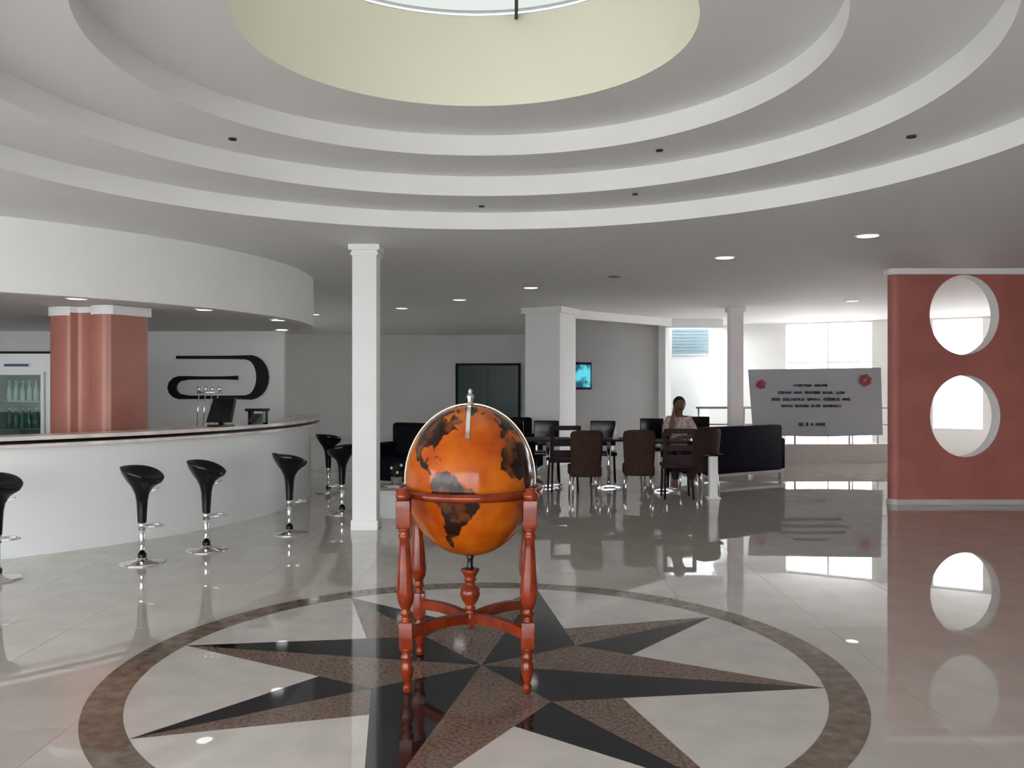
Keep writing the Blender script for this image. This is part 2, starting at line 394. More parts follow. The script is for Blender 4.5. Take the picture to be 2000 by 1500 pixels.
def outline_trim(name, pts, off, x1, ys, z0, z1, m, parent):
    cx = sum(p[0] for p in pts)/len(pts); cy = sum(p[1] for p in pts)/len(pts)
    o = [(p[0]-off if True else 0, p[1]+(off if p[1] > cy else -off)) for p in pts]
    poly = [(x1, o[0][1])]+o+[(x1, o[-1][1])]
    return MB().prism(poly, z0, z1).build(name, m, parent)
outline_trim('cornice', rp, .035, 11.5, None, HC-.075, HC-.001, 'white', red)
outline_trim('skirting', rp, .012, 11.5, None, 0.002, .07, 'concrete', red)

# ================================================================== COLUMNS
def molding_box(b, cx, cy, hx, hy, z0, z1): b.box(cx-hx, cx+hx, cy-hy, cy+hy, z0, z1)
col = thing('column', 'slim white square column standing free behind the globe', 'column', (-1.565, 9.3, 0))
MB().box(-.128, .128, -.128, .128, .10, HC-.10).build('shaft', 'white', col)
MB().box(-.142, .142, -.142, .142, 0, .105, .004).build('base', 'white', col)
cp = MB(); cp.box(-.145, .145, -.145, .145, HC-.115, HC-.085).box(-.135, .135, -.135, .135, HC-.085, HC-.06).box(-.165, .165, -.165, .165, HC-.06, HC-.001); cp.build('capital', 'white', col)
# wide square column with cornice
bigc = thing('column', 'broad pale square column beside the wall television', 'column', (.76, 17.0, 0), math.radians(-28))
MB().box(-.37, .37, -.37, .37, 0, HC-.1).build('shaft', 'white', bigc)
MB().box(-.43, .43, -.43, .43, HC-.12, HC-.001).build('capital', 'white', bigc)
thin = thing('column', 'narrow grey column between the railing and the banner', 'column', (4.32, 16.75, 0))
MB().box(-.125, .125, -.125, .125, 0, HC-.07).build('shaft', 'white', thin)
MB().box(-.16, .16, -.16, .16, HC-.09, HC-.001).build('capital', 'white', thin)

# alcove wall right of the broad column
def wall_seg(name, a, b, t, z0, z1, m, parent=None):
    a = Vector((a[0], a[1])); b = Vector((b[0], b[1])); d = (b-a).normalized(); n = Vector((-d.y, d.x))*t
    return MB().prism([a, b, b+n, a+n], z0, z1).build(name, m, parent)
alc = struct(wall_seg('wall_alcove', (.75, 18.1), (3.52, 20.0), .2, 0, HC, 'alcove'))
struct(wall_seg('trim_1', (.95, 16.95), (3.62, 19.6), .12, HC-.17, HC-.001, 'white'))
struct(wall_seg('trim_2', (3.5, 19.75), (3.66, 19.9), .3, 0, HC, 'white'))
struct(MB().box(3.5, 4.8, 19.7, 19.85, HC-.2, HC+.2).build('trim_4', 'white'))
struct(wall_seg('wall_alcove_side', (.55, 18.0), (.55, 26.4), .15, 0, HC, 'backwall'))

# ------- window wall far right, openings filled with glass
p0 = Vector((5.0, 22.0)); dv = Vector((1, -.567)); L = dv.length; dv.normalize(); nv = Vector((-dv.y, dv.x))
if nv.y < 0: nv = -nv
def at(x): return p0+dv*((x-5.0)*L)
wwin = struct(MB().prism([at(5.0), at(13.9), at(13.9)+nv*.2, at(5.0)+nv*.2], HC-.04, HC+.2).build('wall_window', 'white'))
def pier(xa, xb, z0=0., z1=HC-.04, name='pier'): MB().prism([at(xa), at(xb), at(xb)+nv*.2, at(xa)+nv*.2], z0, z1).build(name, 'white', wwin)
pier(5.0, 6.66); pier(8.353, 9.47); pier(10.32, 10.56); pier(13.6, 13.9)
for (xa, xb, sill) in ((6.66, 8.353, .05), (9.47, 10.32, .56), (10.56, 13.6, .56)):
    pier(xa, xb, 0, sill, 'sill_wall')
    MB().prism([at(xa)+nv*.09, at(xb)+nv*.09, at(xb)+nv*.1, at(xa)+nv*.1], sill, HC-.04).build('pane', 'pane', wwin)
xm = 7.5
MB().prism([at(xm-.015)+nv*.07, at(xm+.015)+nv*.07, at(xm+.015)+nv*.12, at(xm-.015)+nv*.12], .05, HC-.04).build('mullion', 'white', wwin)
MB().prism([at(6.66)+nv*.075, at(8.353)+nv*.075, at(8.353)+nv*.115, at(6.66)+nv*.115], 2.05, 2.08).build('transom', 'white', wwin)
# exterior white building with a louvre window
ext = thing('building', 'bright white building outside with a bluish louvre window', 'building', (4.7, 22.6, 0))
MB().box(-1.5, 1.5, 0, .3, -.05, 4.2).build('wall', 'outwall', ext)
lw = MB().box(-.58, .58, -.04, -.005, 2.3, 3.02).build('window', 'white', ext)
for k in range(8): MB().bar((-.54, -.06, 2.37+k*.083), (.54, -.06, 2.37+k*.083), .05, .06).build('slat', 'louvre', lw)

# low plinth and railing across the opening
plinth = struct(MB().box(3.62, 7.6, 17.0, 17.35, 0, .37).build('trim_3', 'concrete'))
rail = thing('railing', 'grey metal railing on the low plinth behind the banner', 'railing', (5.6, 17.15, .37))
MB().tube([(-1.95, 0, .71), (1.95, 0, .71)], .022).build('top_rail', 'steel', rail)
MB().tube([(-1.95, 0, .38), (1.95, 0, .38)], .014).build('mid_rail', 'steel', rail)
for x in (-1.9, -1.0, 0.0, 1.08, 1.9): MB().tube([(x, 0, 0), (x, 0, .71)], .018).build('post', 'steel', rail)

# ================================================================== BAR: counter, canopy, back wall
BC = (-7.68, 11.40); a0, a1 = math.radians(-106), math.radians(22)
bar = thing('bar_counter', 'long curved white bar counter with a beige marble top', 'bar counter', (BC[0], BC[1], 0))
MB().arcwall((0, 0), 4.72, 4.90, a0, a1, 0, 1.05, 96).build('front_panel', 'barwhite', bar)
MB().arcwall((0, 0), 4.64, 5.03, a0, a1, 1.05, 1.085, 96).build('top_slab', 'marble', bar)
MB().arcwall((0, 0), 4.85, 5.02, a0, a1, .985, 1.015, 96).build('ledge_trim', 'marble', bar)
MB().arcwall((0, 0), 4.89, 4.912, a0, a1, 0, .06, 96).build('kickboard', 'barwhite', bar)
MB().arcwall((0, 0), 4.88, 4.91, a0, a1, 1.016, 1.0495, 96).build('shade_band', 'blackm', bar)  # black strip stands in for the shade between slab and ledge
canopy = thing('bar_canopy', 'curved white canopy hanging from the ceiling over the bar', 'canopy', (BC[0], BC[1], 2.36))
MB().arcwall((0, 0), 4.78, 4.94, a0, a1, 0, HC-2.361, 96).build('fascia', 'white', canopy)
pts = [(4.80*math.cos(a0+(a1-a0)*i/64), 4.80*math.sin(a0+(a1-a0)*i/64)) for i in range(65)]
pts = [p for p in pts if p[1] < 2.1]+[(4.32, 2.1), (-1.5, 2.1)]
MB().prism(pts, .012, .04).build('soffit', 'ceil', canopy)
struct(MB().box(-9.2, -3.56, 13.5, 13.62, 0, HC).build('wall_bar', 'white'))
# salmon pillar behind the counter
Lc, Nc, Rc = Vector((-4.90, 9.22)), Vector((-4.13, 8.92)), Vector((-3.93, 9.34))
d = Nc-Lc; nrm = Vector((d.y, -d.x)).normalized()
if nrm.y > 0: nrm = -nrm
prof = []
for i in range(25):
    t = i/24; q = Lc+d*t
    def lobe(c, h): 
        u = (t-c)/h; return math.sqrt(max(0, 1-u*u)) if abs(u) < 1 else 0
    off = .07*lobe(.20, .21)-.05*lobe(.54, .14)+.06*lobe(.82, .17)
    prof.append(q+nrm*off)
Bc = Lc+(Rc-Nc)
poly = prof+[Rc, Bc]
pil = thing('pillar', 'salmon pink fluted pillar behind the bar counter', 'pillar', (0, 0, 0))
b = MB(); n = len(poly); b.prism(poly, 0, 2.30); b.build('shaft', 'pink', pil)
cc = sum((Vector(p) for p in poly), Vector((0, 0)))/n
b = MB(); b.prism([cc+(Vector(p)-cc)*1.06 for p in poly], 2.27, 2.365); b.build('crown', 'white', pil)

# wall emblem: one line folded like a paper clip
def ribbon(path, y0, y1):
    b = MB(); vs = []; n = len(path)
    for i, (x, z, wd) in enumerate(path):
        xa, za, _ = path[max(i-1, 0)]; xb, zb, _ = path[min(i+1, n-1)]
        tx, tz = xb-xa, zb-za; l = math.hypot(tx, tz); nx, nz = -tz/l, tx/l
        for sgn in (1, -1):
            for y in (y0, y1): vs.append((x+sgn*nx*wd/2, y, z+sgn*nz*wd/2))
    fs = []
    for i in range(n-1):
        o = 4*i; q = o+4
        fs += [(o, o+2, q+2, q), (o+1, q+1, q+3, o+3), (o, q, q+1, o+1), (o+2, o+3, q+3, q+2)]
    fs += [(0, 1, 3, 2), (4*n-4, 4*n-2, 4*n-1, 4*n-3)]
    return b.add(vs, fs)
emb = thing('wall_emblem', 'large black looped line emblem on the white bar wall', 'emblem', (-4.6, 13.48, 1.6))
k = 13.46/1691
def E_(px, py, wpx): return ((px-1000)*k+4.6, (750-py)*k-.05, wpx*k)
path = [E_(345, 698, 6), E_(400, 698, 6), E_(450, 698, 6.5), E_(480, 698, 8)]
for i in range(1, 12):
    t = PI/2-PI*i/12; path.append(E_(483+30*math.cos(t), 737-39*math.sin(t), 8+15*math.cos(t)))
path += [E_(480, 776, 8), E_(450, 776, 6.5), E_(400, 776, 6.5), E_(368, 776, 7)]
for i in range(1, 8):
    t = -PI/2-PI*i/8; path.append(E_(360+24*math.cos(t), 757-19*math.sin(t), 7+9*abs(math.cos(t))))
path += [E_(368, 738, 7), E_(400, 738, 6), E_(440, 738, 6), E_(464, 738, 8)]
ribbon(path, -.05, 0.018).build('line', 'blackm', emb)

# display cooler
fr = thing('display_cooler', 'white upright display cooler with glass door behind the bar', 'refrigerator', (-5.98, 10.6, 0))
b = MB(); b.box(-.37, -.32, -.02, .55, 0, 1.92).box(.27, .37, -.02, .55, 0, 1.92).box(-.32, .27, .5, .55, 0, 1.92).box(-.32, .27, -.02, .5, 0, .3).box(-.32, .27, -.02, .5, 1.70, 1.92); b.build('body', 'barwhite', fr)
MB().box(-.31, .26, .47, .5, .3, 1.7).build('liner', 'fridgein', fr)
for z in (.62, 1.0, 1.34): MB().box(-.31, .26, .03, .47, z-.008, z).build('shelf', 'chrome', fr)
MB().box(-.26, .10, -.03, -.02, 1.745, 1.815).build('sign_panel', 'paper', fr)
MB().box(-.22, .08, -.034, -.03, 1.765, 1.795).build('lettering', 'bluesign', fr)
dr = MB().box(-.33, -.29, -.06, -.022, .3, 1.7).box(.24, .28, -.06, -.022, .3, 1.7).box(-.29, .24, -.06, -.022, .3, .34).box(-.29, .24, -.06, -.022, 1.66, 1.7).build('door', 'barwhite', fr)
MB().box(-.29, .24, -.045, -.04, .34, 1.66).build('glass', 'fridgeglass', dr)
MB().tube([(-.31, -.075, 1.0), (-.31, -.075, 1.25)], .012).build('handle', 'chrome', dr)
MB().box(-.37, .37, -.02, .55, 1.92, 1.95).build('top_shadow_strip', 'blackm', fr)  # thin black slab painted in for the shadow line along the cooler top
NTH = ('first', 'second', 'third', 'fourth', 'fifth', 'sixth')
def bottle(x, y, z, m, label, grp):
    o = MB().lathe([(.028, 0), (.032, .02), (.032, .13), (.012, .19), (.012, .23)], 12).build('bottle', m)
    o.location = (x, y, z); tag(o, label, 'bottle', grp); MB().lathe([(.014, .228), (.014, .25)], 10).build('cap', 'cap', o); return o
for i in range(6): bottle(-6.22+i*.082, 10.72, 1.341, 'bottle', 'pale bottle in the top row of the bar cooler, ' + NTH[i] + ' from the left', 'pale bottles on the cooler top shelf')
for i in range(6): bottle(-6.22+i*.082, 10.72, 1.001, 'bottleg', 'green bottle in the middle row of the bar cooler, ' + NTH[i] + ' from the left', 'green bottles on the cooler middle shelf')
for i in range(5): bottle(-6.16+i*.082, 10.72, .621, 'bottle', 'pale bottle in the lowest row of the bar cooler, ' + NTH[i] + ' from the left', 'pale bottles on the cooler lowest shelf')

# things on the counter
def ontop(r, deg): a = math.radians(deg); return (BC[0]+r*math.cos(a), BC[1]+r*math.sin(a), 1.0855)
mo = thing('monitor', 'black monitor seen from behind on the bar counter', 'monitor', (-3.19, 9.45, 1.0855), math.radians(-14))
MB().box(-.12, .12, -.06, .10, 0, .02, .005).build('foot', 'black', mo)
MB().bar((0, .04, .015), (0, .02, .12), .06, .03).build('stand', 'black', mo)
b = MB(); b.add([(-.16, -.015, .045), (.13, -.015, .045), (.15, .05, .31), (-.11, .05, .31), (-.16, .035, .045), (.13, .035, .045), (.15, .10, .31), (-.11, .10, .31)], [(0, 1, 2, 3), (7, 6, 5, 4), (0, 4, 5, 1), (1, 5, 6, 2), (2, 6, 7, 3), (3, 7, 4, 0)])
b.build('screen_housing', 'black', mo)
gl_ = thing('glass_rack', 'pale wire glass rack beside the black bar monitor', 'rack', (-3.37, 9.64, 1.0855))
for k in range(4):
    x = -.14+k*.07; MB().tube([(x, 0, 0), (x+.02, .02, .37)], .006, 6).build('wire', 'chrome', gl_)
MB().tube([(-.14, .02, .37), (.13, .02, .37)], .01, 8).build('top_bar', 'silver', gl_)
for k in range(4): MB().lathe([(.004, -.03), (.02, -.02), (.024, .03)], 10, (-.12+k*.075, .02, .405)).build('glass', 'silver', gl_)
bk = thing('card_holder', 'small dark open card holder at the far end of the counter', 'holder', (-2.94, 10.02, 1.0855))
b = MB(); b.box(-.10, -.06, -.05, .05, 0, .17).box(.07, .10, -.05, .05, 0, .17).box(-.10, .10, .035, .05, 0, .12).box(-.1, .1, -.05, .05, 0, .02); b.build('frame', 'black', bk)
MB().box(-.135, .12, -.055, .055, .15, .18).build('top', 'blackm', bk)

# ================================================================== BAR STOOLS
def make_stool(label, loc, rz):
    t = thing('bar_stool', label, 'stool', loc, rz, 'black bucket bar stools along the bar')
    MB().lathe([(.185, 0), (.188, .006), (.17, .016), (.06, .03), (.034, .05), (.030, .085)], 40).build('base', 'chrome', t)
    MB().lathe([(.036, .05), (.036, .09)], 20).build('collar', 'black', t)
    MB().lathe([(.024, .06), (.024, .36)], 20).build('pole', 'chrome', t)
    MB().lathe([(.031, .29), (.031, .365)], 20).build('sleeve', 'silver', t)
    MB().tube([(0, 0, .33)]+[(.11+.075*math.cos(a), .075*math.sin(a), .33) for a in [PI-.3-(2*PI-.6)*i/20 for i in range(21)]], .008, 8).build('footrest', 'chrome', t)
    # bucket seat: outer shell, tilted rim, hollow bowl
    b = MB(); n = 36; rings = []
    outer = [(.036, .355, 0), (.041, .45, 0), (.047, .54, 0), (.058, .60, 0), (.085, .655, .1), (.125, .70, .35), (.160, .745, .75), (.175, .79, 1.)]
    inner = [(.165, .79, 1.), (.145, .762, .75), (.10, .735, .4), (.05, .722, .2), (.002, .718, .1)]
    for (r, z, s) in outer+inner:
        ring = []
        for k in range(n):
            a = 2*PI*k/n; ca = math.cos(a)
            ring.append((r*ca, r*(1+.10*s)*math.sin(a), z-s*(.058*ca+.014*math.cos(2*a)-.006)))
        rings.append(ring)
    vs = [v for r_ in rings for v in r_]; fs = []
    for i in range(len(rings)-1):
        for k in range(n): k2 = (k+1) % n; fs.append((i*n+k, i*n+k2, (i+1)*n+k2, (i+1)*n+k))
    b.add(vs, fs, True); b.build('seat', 'black', t)
    MB().tube([(.03, 0, .60), (.15, .02, .655)], .005, 6).build('lever', 'chrome', t)
    return t
s0 = make_stool('black bucket bar stool cut off by the left photo edge', (-4.08, 6.86, 0), -.15)
for (lab, loc, rz) in (('black bucket bar stool second from the left photo edge', (-3.20, 7.49, 0), -.1),
                       ('black bucket bar stool third from the left photo edge', (-2.845, 8.06, 0), .05),
                       ('black bucket bar stool near the curved end of the counter', (-2.30, 8.95, 0), .75),
                       ('far black bucket bar stool just past the end of the counter', (-2.63, 12.4, 0), .9),
                       ('black bucket bar stool partly hidden by the slim white column', (-2.03, 10.35, 0), PI-.4)):
    dup(s0, loc, rz, lab)

# ================================================================== FLOOR GLOBE
G = thing('floor_globe', 'varnished antique style globe on a turned mahogany stand', 'globe', (-.225, 4.65, 0))
GZ, GX, GH = 1.033, .343, .402
NA = [(-168,66),(-156,71),(-128,70),(-110,68),(-95,70),(-82,68),(-94,60),(-92,57),(-82,55),(-79,52),(-77,57),(-78,62),(-70,61),(-64,59),(-56,52),(-66,49),(-60,46),(-70,43),(-75,38),(-76,35),(-81,31),(-80,26),(-83,29),(-90,30),(-97,27),(-97,21),(-91,18),(-87,21),(-88,16),(-83,14),(-82,9),(-78,8),(-84,9),(-92,14),(-105,20),(-112,29),(-110,23),(-117,33),(-124,40),(-124,48),(-135,58),(-150,60),(-160,55),(-165,62)]
SA = [(-78,8),(-72,12),(-62,10),(-50,1),(-44,-2),(-35,-6),(-38,-13),(-41,-22),(-48,-26),(-54,-34),(-58,-38),(-65,-42),(-68,-50),(-69,-55),(-75,-50),(-73,-40),(-71,-30),(-70,-18),(-77,-12),(-81,-5),(-80,1)]
GR = [(-73,78),(-55,70),(-50,62),(-43,60),(-30,68),(-20,72),(-20,80),(-35,83),(-60,82)]
AF = [(-6,35),(10,37),(11,33),(20,31),(32,31),(35,25),(43,12),(51,12),(45,2),(40,-5),(40,-15),(35,-22),(32,-28),(26,-34),(18,-34),(12,-18),(13,-8),(9,0),(9,4),(-5,5),(-12,8),(-17,14),(-16,22),(-10,30)]
EA = [(-9,37),(-9,43),(-2,44),(-4,48),(2,51),(8,54),(9,57),(5,60),(12,65),(20,70),(30,71),(40,67),(60,69),(75,73),(100,77),(115,74),(140,73),(170,69),(180,66),(165,60),(155,55),(140,55),(135,45),(128,37),(122,31),(115,22),(108,18),(106,10),(100,8),(98,16),(90,22),(80,10),(73,18),(66,25),(57,25),(45,13),(35,28),(36,36),(27,37),(23,37),(18,41),(12,45),(16,39),(8,44),(0,40),(-3,36)]
AU = [(114,-22),(122,-18),(130,-12),(136,-12),(142,-11),(146,-19),(153,-26),(150,-37),(140,-38),(130,-32),(116,-35)]
IS = [(-24,65),(-14,66),(-14,64),(-22,63)]; UK = [(-5,50),(1,51),(-2,56),(-5,58),(-6,54)]; CU = [(-84,22),(-75,20),(-72,18),(-77,22)]
BA = [(-90,73),(-78,72),(-66,66),(-74,65),(-82,70)]
CONT = [NA, SA, GR, AF, EA, AU, IS, UK, CU, BA]
def inside(p, poly):
    x, y = p; r = False; j = len(poly)-1
    for i in range(len(poly)):
        xi, yi = poly[i]; xj, yj = poly[j]
        if (yi > y) != (yj > y) and x < (xj-xi)*(y-yi)/(yj-yi)+xi: r = not r
        j = i
    return r
BB = [(min(p[0] for p in q), max(p[0] for p in q), min(p[1] for p in q), max(p[1] for p in q), q) for q in CONT]
NL, NT = 384, 192; LON0 = -48
b = MB(); vs = []; fs = []; land = []
for i in range(NT+1):
    lat = -90+180*i/NT; cl = max(math.cos(math.radians(lat)), 1e-4); sl = math.sin(math.radians(lat))
    for k in range(NL):
        lon = -180+360*k/NL; a = math.radians(lon-LON0)-PI/2
        vs.append((GX*cl*math.cos(a), GX*cl*math.sin(a), GZ+GH*sl))
        jl = lon+1.3*math.sin(lat*.55)+.6*math.sin(lat*1.1+lon*.3); jt = lat+.9*math.sin(lon*.6)
        land.append(1. if lat < -74 or any(q[0]-1 < jl < q[1]+1 and q[2]-1 < jt < q[3]+1 and inside((jl, jt), q[4]) for q in BB) else 0.)
for i in range(NT):
    for k in range(NL): k2 = (k+1) % NL; fs.append((i*NL+k, i*NL+k2, (i+1)*NL+k2, (i+1)*NL+k))
b.add(vs, fs, True); ball = b.build('globe', 'globe', G)
at_ = ball.data.attributes.new('land', 'FLOAT', 'POINT'); at_.data.foreach_set('value', land)
# meridian ring round the silhouette, front gore band, finial, lower pivot
def flat_ring(ri, ro, y0, y1, kx, kz, n=96, a_from=0., a_to=2*PI):
    b = MB(); vs = []; fs = []; full = abs(a_to-a_from-2*PI) < 1e-6; m = n if full else n+1
    for i in range(m):
        a = a_from+(a_to-a_from)*i/n; ca, sa = math.cos(a), math.sin(a)
        for (r, y) in ((ri, y0), (ro, y0), (ro, y1), (ri, y1)): vs.append((r*kx*ca, y, GZ+r*kz*sa))
    for i in range(n):
        j = (i+1) % m
        for q in range(4): q2 = (q+1) % 4; fs.append((4*i+q, 4*i+q2, 4*j+q2, 4*j+q))
    return b.add(vs, fs, False)
flat_ring(1.012, 1.030, -.006, .006, GX, GH, 64, -.05, PI+.05).build('meridian_ring', 'brass', ball)
fb = flat_ring(1.006, 1.018, -.010, .010, GX, GH, 48, PI*.2, PI*.5)
fb.v = [(y, -x, z) for (x, y, z) in fb.v]; fb.build('meridian_band', 'silver', ball)
MB().lathe([(.022, 1.430), (.024, 1.440), (.013, 1.452), (.015, 1.468), (.021, 1.480), (.017, 1.492), (.009, 1.502), (.012, 1.512), (.006, 1.524)], 20).build('finial', 'silver', ball)
MB().lathe([(.026, .552), (.016, .575), (.016, .61), (.03, .645)], 20).build('pivot', 'darkmetal', G)
# horizon ring
b = MB(); prof = [(.352, .962), (.385, .962), (.398, .972), (.398, .994), (.388, 1.003), (.362, 1.003), (.352, .998), (.352, .962)]
b.lathe(prof, 96, close=False); b.build('horizon_ring', 'wood', G)
# legs
LT, LB = .318, .300
def leg(sx, sy):
    b = MB()
    prof = [(.012, 0), (.02, .006), (.024, .03), (.016, .05), (.02, .058), (.026, .085), (.033, .115), (.03, .145), (.02, .165), (.03, .175), (.03, .185), (.022, .195), (.034, .222), (.034, .228)]
    b.lathe(prof, 24)
    b.box(-.034, .034, -.034, .034, .225, .36, .004)
    prof2 = [(.034, .358), (.024, .37), (.020, .385), (.030, .398), (.030, .408), (.022, .418), (.026, .43), (.040, .46), (.045, .50), (.043, .56), (.036, .64), (.029, .72), (.025, .77), (.032, .782), (.032, .795), (.024, .805), (.031, .82), (.034, .832)]
    b.lathe(prof2, 24)
    b.box(-.036, .036, -.036, .036, .83, .97, .004)
    b.lathe([(.034, .968), (.040, .985), (.040, 1.0), (.026, 1.012), (.030, 1.022), (.012, 1.032)], 24)
    o = []
    for (x, y, z) in b.v:
        s_ = LB+(LT-LB)*z/1.0; o.append((x+sx*s_, y+sy*s_, z))
    b.v = o; return b.build('leg', 'wood', G)
for sx in (-1, 1):
    for sy in (-1, 1):
        leg(sx, sy)
        n = 14; b = MB(); p_ = []
        for i in range(n+1):
            t = i/n; p_.append((sx*(.285*(1-t)+.02*t), sy*(.285*(1-t)+.02*t), .295+.014*math.sin(PI*t)))
        for i in range(n): b.bar(p_[i], p_[i+1], .034+.012*abs(i/n-.4), .052)
        b.build('stretcher', 'wood', G)
# central turned urn
MB().lathe([(.006, .235), (.014, .24), (.018, .255), (.014, .27), (.03, .278), (.034, .30), (.03, .325), (.022, .335), (.03, .345), (.03, .352), (.022, .36), (.042, .39), (.056, .425), (.05, .455), (.03, .475), (.026, .488), (.036, .498), (.03, .51), (.036, .53), (.048, .545), (.05, .556), (.02, .558)], 28).build('urn', 'wood', G)

# ================================================================== CEILING LIGHTS
def downlight(x, y, z, label, on=True, r=.12, grp='ceiling downlights'):
    t = thing('downlight', label, 'ceiling light', (x, y, z), 0, grp)
    MB().lathe([(r*.82, 0), (r, -.002), (r+.012, -.010), (r+.012, 0)], 28, close=False).build('trim_ring', 'white' if on else 'lampoff', t)
    MB().lathe([(1e-3, -.006), (r*.84, -.006), (r*.84, -.001)], 28, close=False).build('diffuser' if on else 'reflector', 'lamp' if on else 'lampoff', t)
    return t
for (x, y, lab) in ((3.55, 8.64, 'lit ceiling downlight nearest the terracotta partition'), (2.49, 10.13, 'lit ceiling downlight second nearest the terracotta partition'),
                    (.29, 13.3, 'lit ceiling downlight above and right of the globe'), (-.925, 15.2, 'lit ceiling downlight directly above the globe finial'),
                    (-2.15, 16.9, 'lit ceiling downlight just right of the slim white column'), (6.05, 15.4, 'lit ceiling downlight above the grey banner'),
                    (-4.2, 18.4, 'small lit ceiling downlight just right of the bar canopy')):
    downlight(x, y, HC-.001, lab)
for (x, y, lab) in ((-4.16, 8.28, 'lit downlight under the bar canopy above the salmon pillar'), (-3.375, 9.51, 'lit downlight under the bar canopy above the wall emblem'),
                    (-2.99, 11.07, 'lit downlight under the bar canopy near its rounded end'), (-3.48, 13.1, 'lit downlight under the bar canopy by the wall corner')):
    downlight(x, y, 2.368, lab, r=.10)
for (x, y, z, r, lab) in ((-2.06, 6.38, H3, .018, 'small dark ceiling spot in the ring on the left'), (1.14, 6.69, H3, .015, 'small dark ceiling spot in the middle ring right of centre'),
                       (2.64, 5.72, H2, .02, 'small dark ceiling spot in the ring on the far right'), (-.28, 7.97, H2, .015, 'small dark ceiling spot in the lower ring at centre'),
                       (1.06, 7.46, H2, .012, 'tiny dark ceiling spot in the lower ring right of centre')):
    downlight(x, y, z-.001, lab, False, r, 'dark ceiling spots')
sp = thing('ceiling_speaker', 'round dark ceiling speaker among the downlights', 'speaker', (1.41, 11.92, HC-.001))
MB().lathe([(.001, -.008), (.075, -.008), (.09, -.003), (.09, 0)], 24, close=False).build('grille', 'lampoff', sp)
MB().lathe([(.09, -.006), (.105, -.004), (.105, 0)], 24, close=False).build('rim', 'steel', sp)

# back double door
th = math.radians(90)-(-1.0+2.3)/br
dd = thing('double_door', 'dark green double door in the curved back wall', 'door', (-.72, 26.03, 0), math.radians(-6))
b = MB(); b.box(-.98, -.92, -.06, .06, 0, 2.17).box(.92, .98, -.06, .06, 0, 2.17).box(-.98, .98, -.06, .06, 2.11, 2.17); b.build('frame', 'blackm', dd)
dm = mat('dark_green_door', (.018, .045, .042, 1), .3)
for s in (-1, 1):
    o = MB().box(.012*s, .91*s, -.03, .03, .01, 2.10).build('leaf', dm, dd)
    MB().tube([(s*.10, -.06, .95), (s*.10, -.06, 1.15)], .012).build('handle', 'steel', o)

# ================================================================== SEATING AREA
def chair(kind, loc, rz, label):
    t = thing('dining_chair', label, 'chair', loc, rz, {'w': 'brown woven chairs', 's': 'slatted dark chairs', 'k': 'black chairs on the far side of the tables'}[kind])
    m = {'w': 'wicker', 's': 'burg', 'k': 'black'}[kind]
    # local: faces +y, back at -y
    if kind == 'w':
        b = MB(); n = 12; vs = []; fs = []; rows = 10
        for j in range(rows+1):
            u = j/rows; z = .30+.63*u; hw = .185+.035*math.sin(PI*min(1, u*1.05)*.55); y0 = -.20-.07*u
            if u > .9: hw *= .96-.5*(u-.9)
            for i in range(n+1):
                s = -1+2*i/n; vs.append((s*hw, y0+.05*s*s, z-(.02*abs(s)**4 if j == rows else 0)))
        for j in range(rows):
            for i in range(n): q = j*(n+1)+i; fs.append((q, q+1, q+n+2, q+n+1))
        o = len(vs); vs2 = [(x, y+.035, z) for (x, y, z) in vs]; b.add(vs+vs2, fs+[tuple(reversed([i+o for i in f])) for f in fs], True)
        rim = list(range(n+1))+[(n+1)*j+n for j in range(1, rows+1)]+[rows*(n+1)+i for i in range(n-1, -1, -1)]+[(n+1)*j for j in range(rows-1, 0, -1)]
        for i in range(len(rim)): b.f.append((rim[i], rim[(i+1) % len(rim)], rim[(i+1) % len(rim)]+o, rim[i]+o)); b.sm.append(False)
        b.build('backrest', m, t)
        MB().box(-.21, .21, -.20, .24, .30, .45, .03).build('seat', m, t); legm = 'silver'
    elif kind == 's':
        for s in (-1, 1): MB().bar((s*.20, -.21, .43), (s*.19, -.28, .95), .05, .03).build('back_post', m, t)
        for (z0, z1) in ((.89, .955), (.66, .735), (.49, .60)):
            y = -.21-.07*(z0-.43)/.52; MB().box(-.19, .19, y-.014, y+.014, z0, z1).build('slat', m, t)
        MB().box(-.215, .215, -.22, .22, .42, .47, .015).build('seat', m, t); legm = m
    else:
        MB().box(-.205, .205, -.275, -.225, .55, .955, .018).build('backrest', m, t)
        for s in (-1, 1): MB().bar((s*.16, -.235, .44), (s*.16, -.25, .60), .03, .02).build('back_post', 'steel', t)
        MB().box(-.22, .22, -.22, .23, .42, .48, .02).build('seat', m, t); legm = 'blackm'
    for sx in (-1, 1):
        for sy in (-1, 1):
            MB().tube([(sx*.175, sy*.175, .43 if kind != 'w' else .32), (sx*.19, sy*.20, 0)], .015, 8).build('leg', legm, t)
    return t
def table(loc, label, rz=0., half=.34):
    t = thing('pedestal_table', label, 'table', loc, rz, 'dark pedestal tables')
    MB().box(-half, half, -half, half, .705, .735, .006).build('table_top', 'burg', t)
    MB().lathe([(.10, .69), (.10, .705)], 20).build('top_plate', 'chrome', t)
    MB().lathe([(.028, .03), (.028, .69)], 20).build('pole', 'chrome', t)
    MB().lathe([(.06, .03), (.04, .05), (.03, .075)], 20).build('hub', 'chrome', t)
    for k in range(4):
        a = PI/4+k*PI/2; MB().bar((0, 0, .03), (.30*math.cos(a), .30*math.sin(a), .016), .05, .03).build('foot', 'chrome', t)
    return t
table((.54, 13.0, 0), 'dark pedestal table with chrome pole nearest the globe')
table((1.45, 12.97, 0), 'dark pedestal table between the two brown woven chairs', .03, .33)
table((2.18, 12.56, 0), 'dark pedestal table in front of the seated person', -.05)
chair('w', (.99, 11.8, 0), .05, 'brown woven chair with its back turned, nearest the globe')
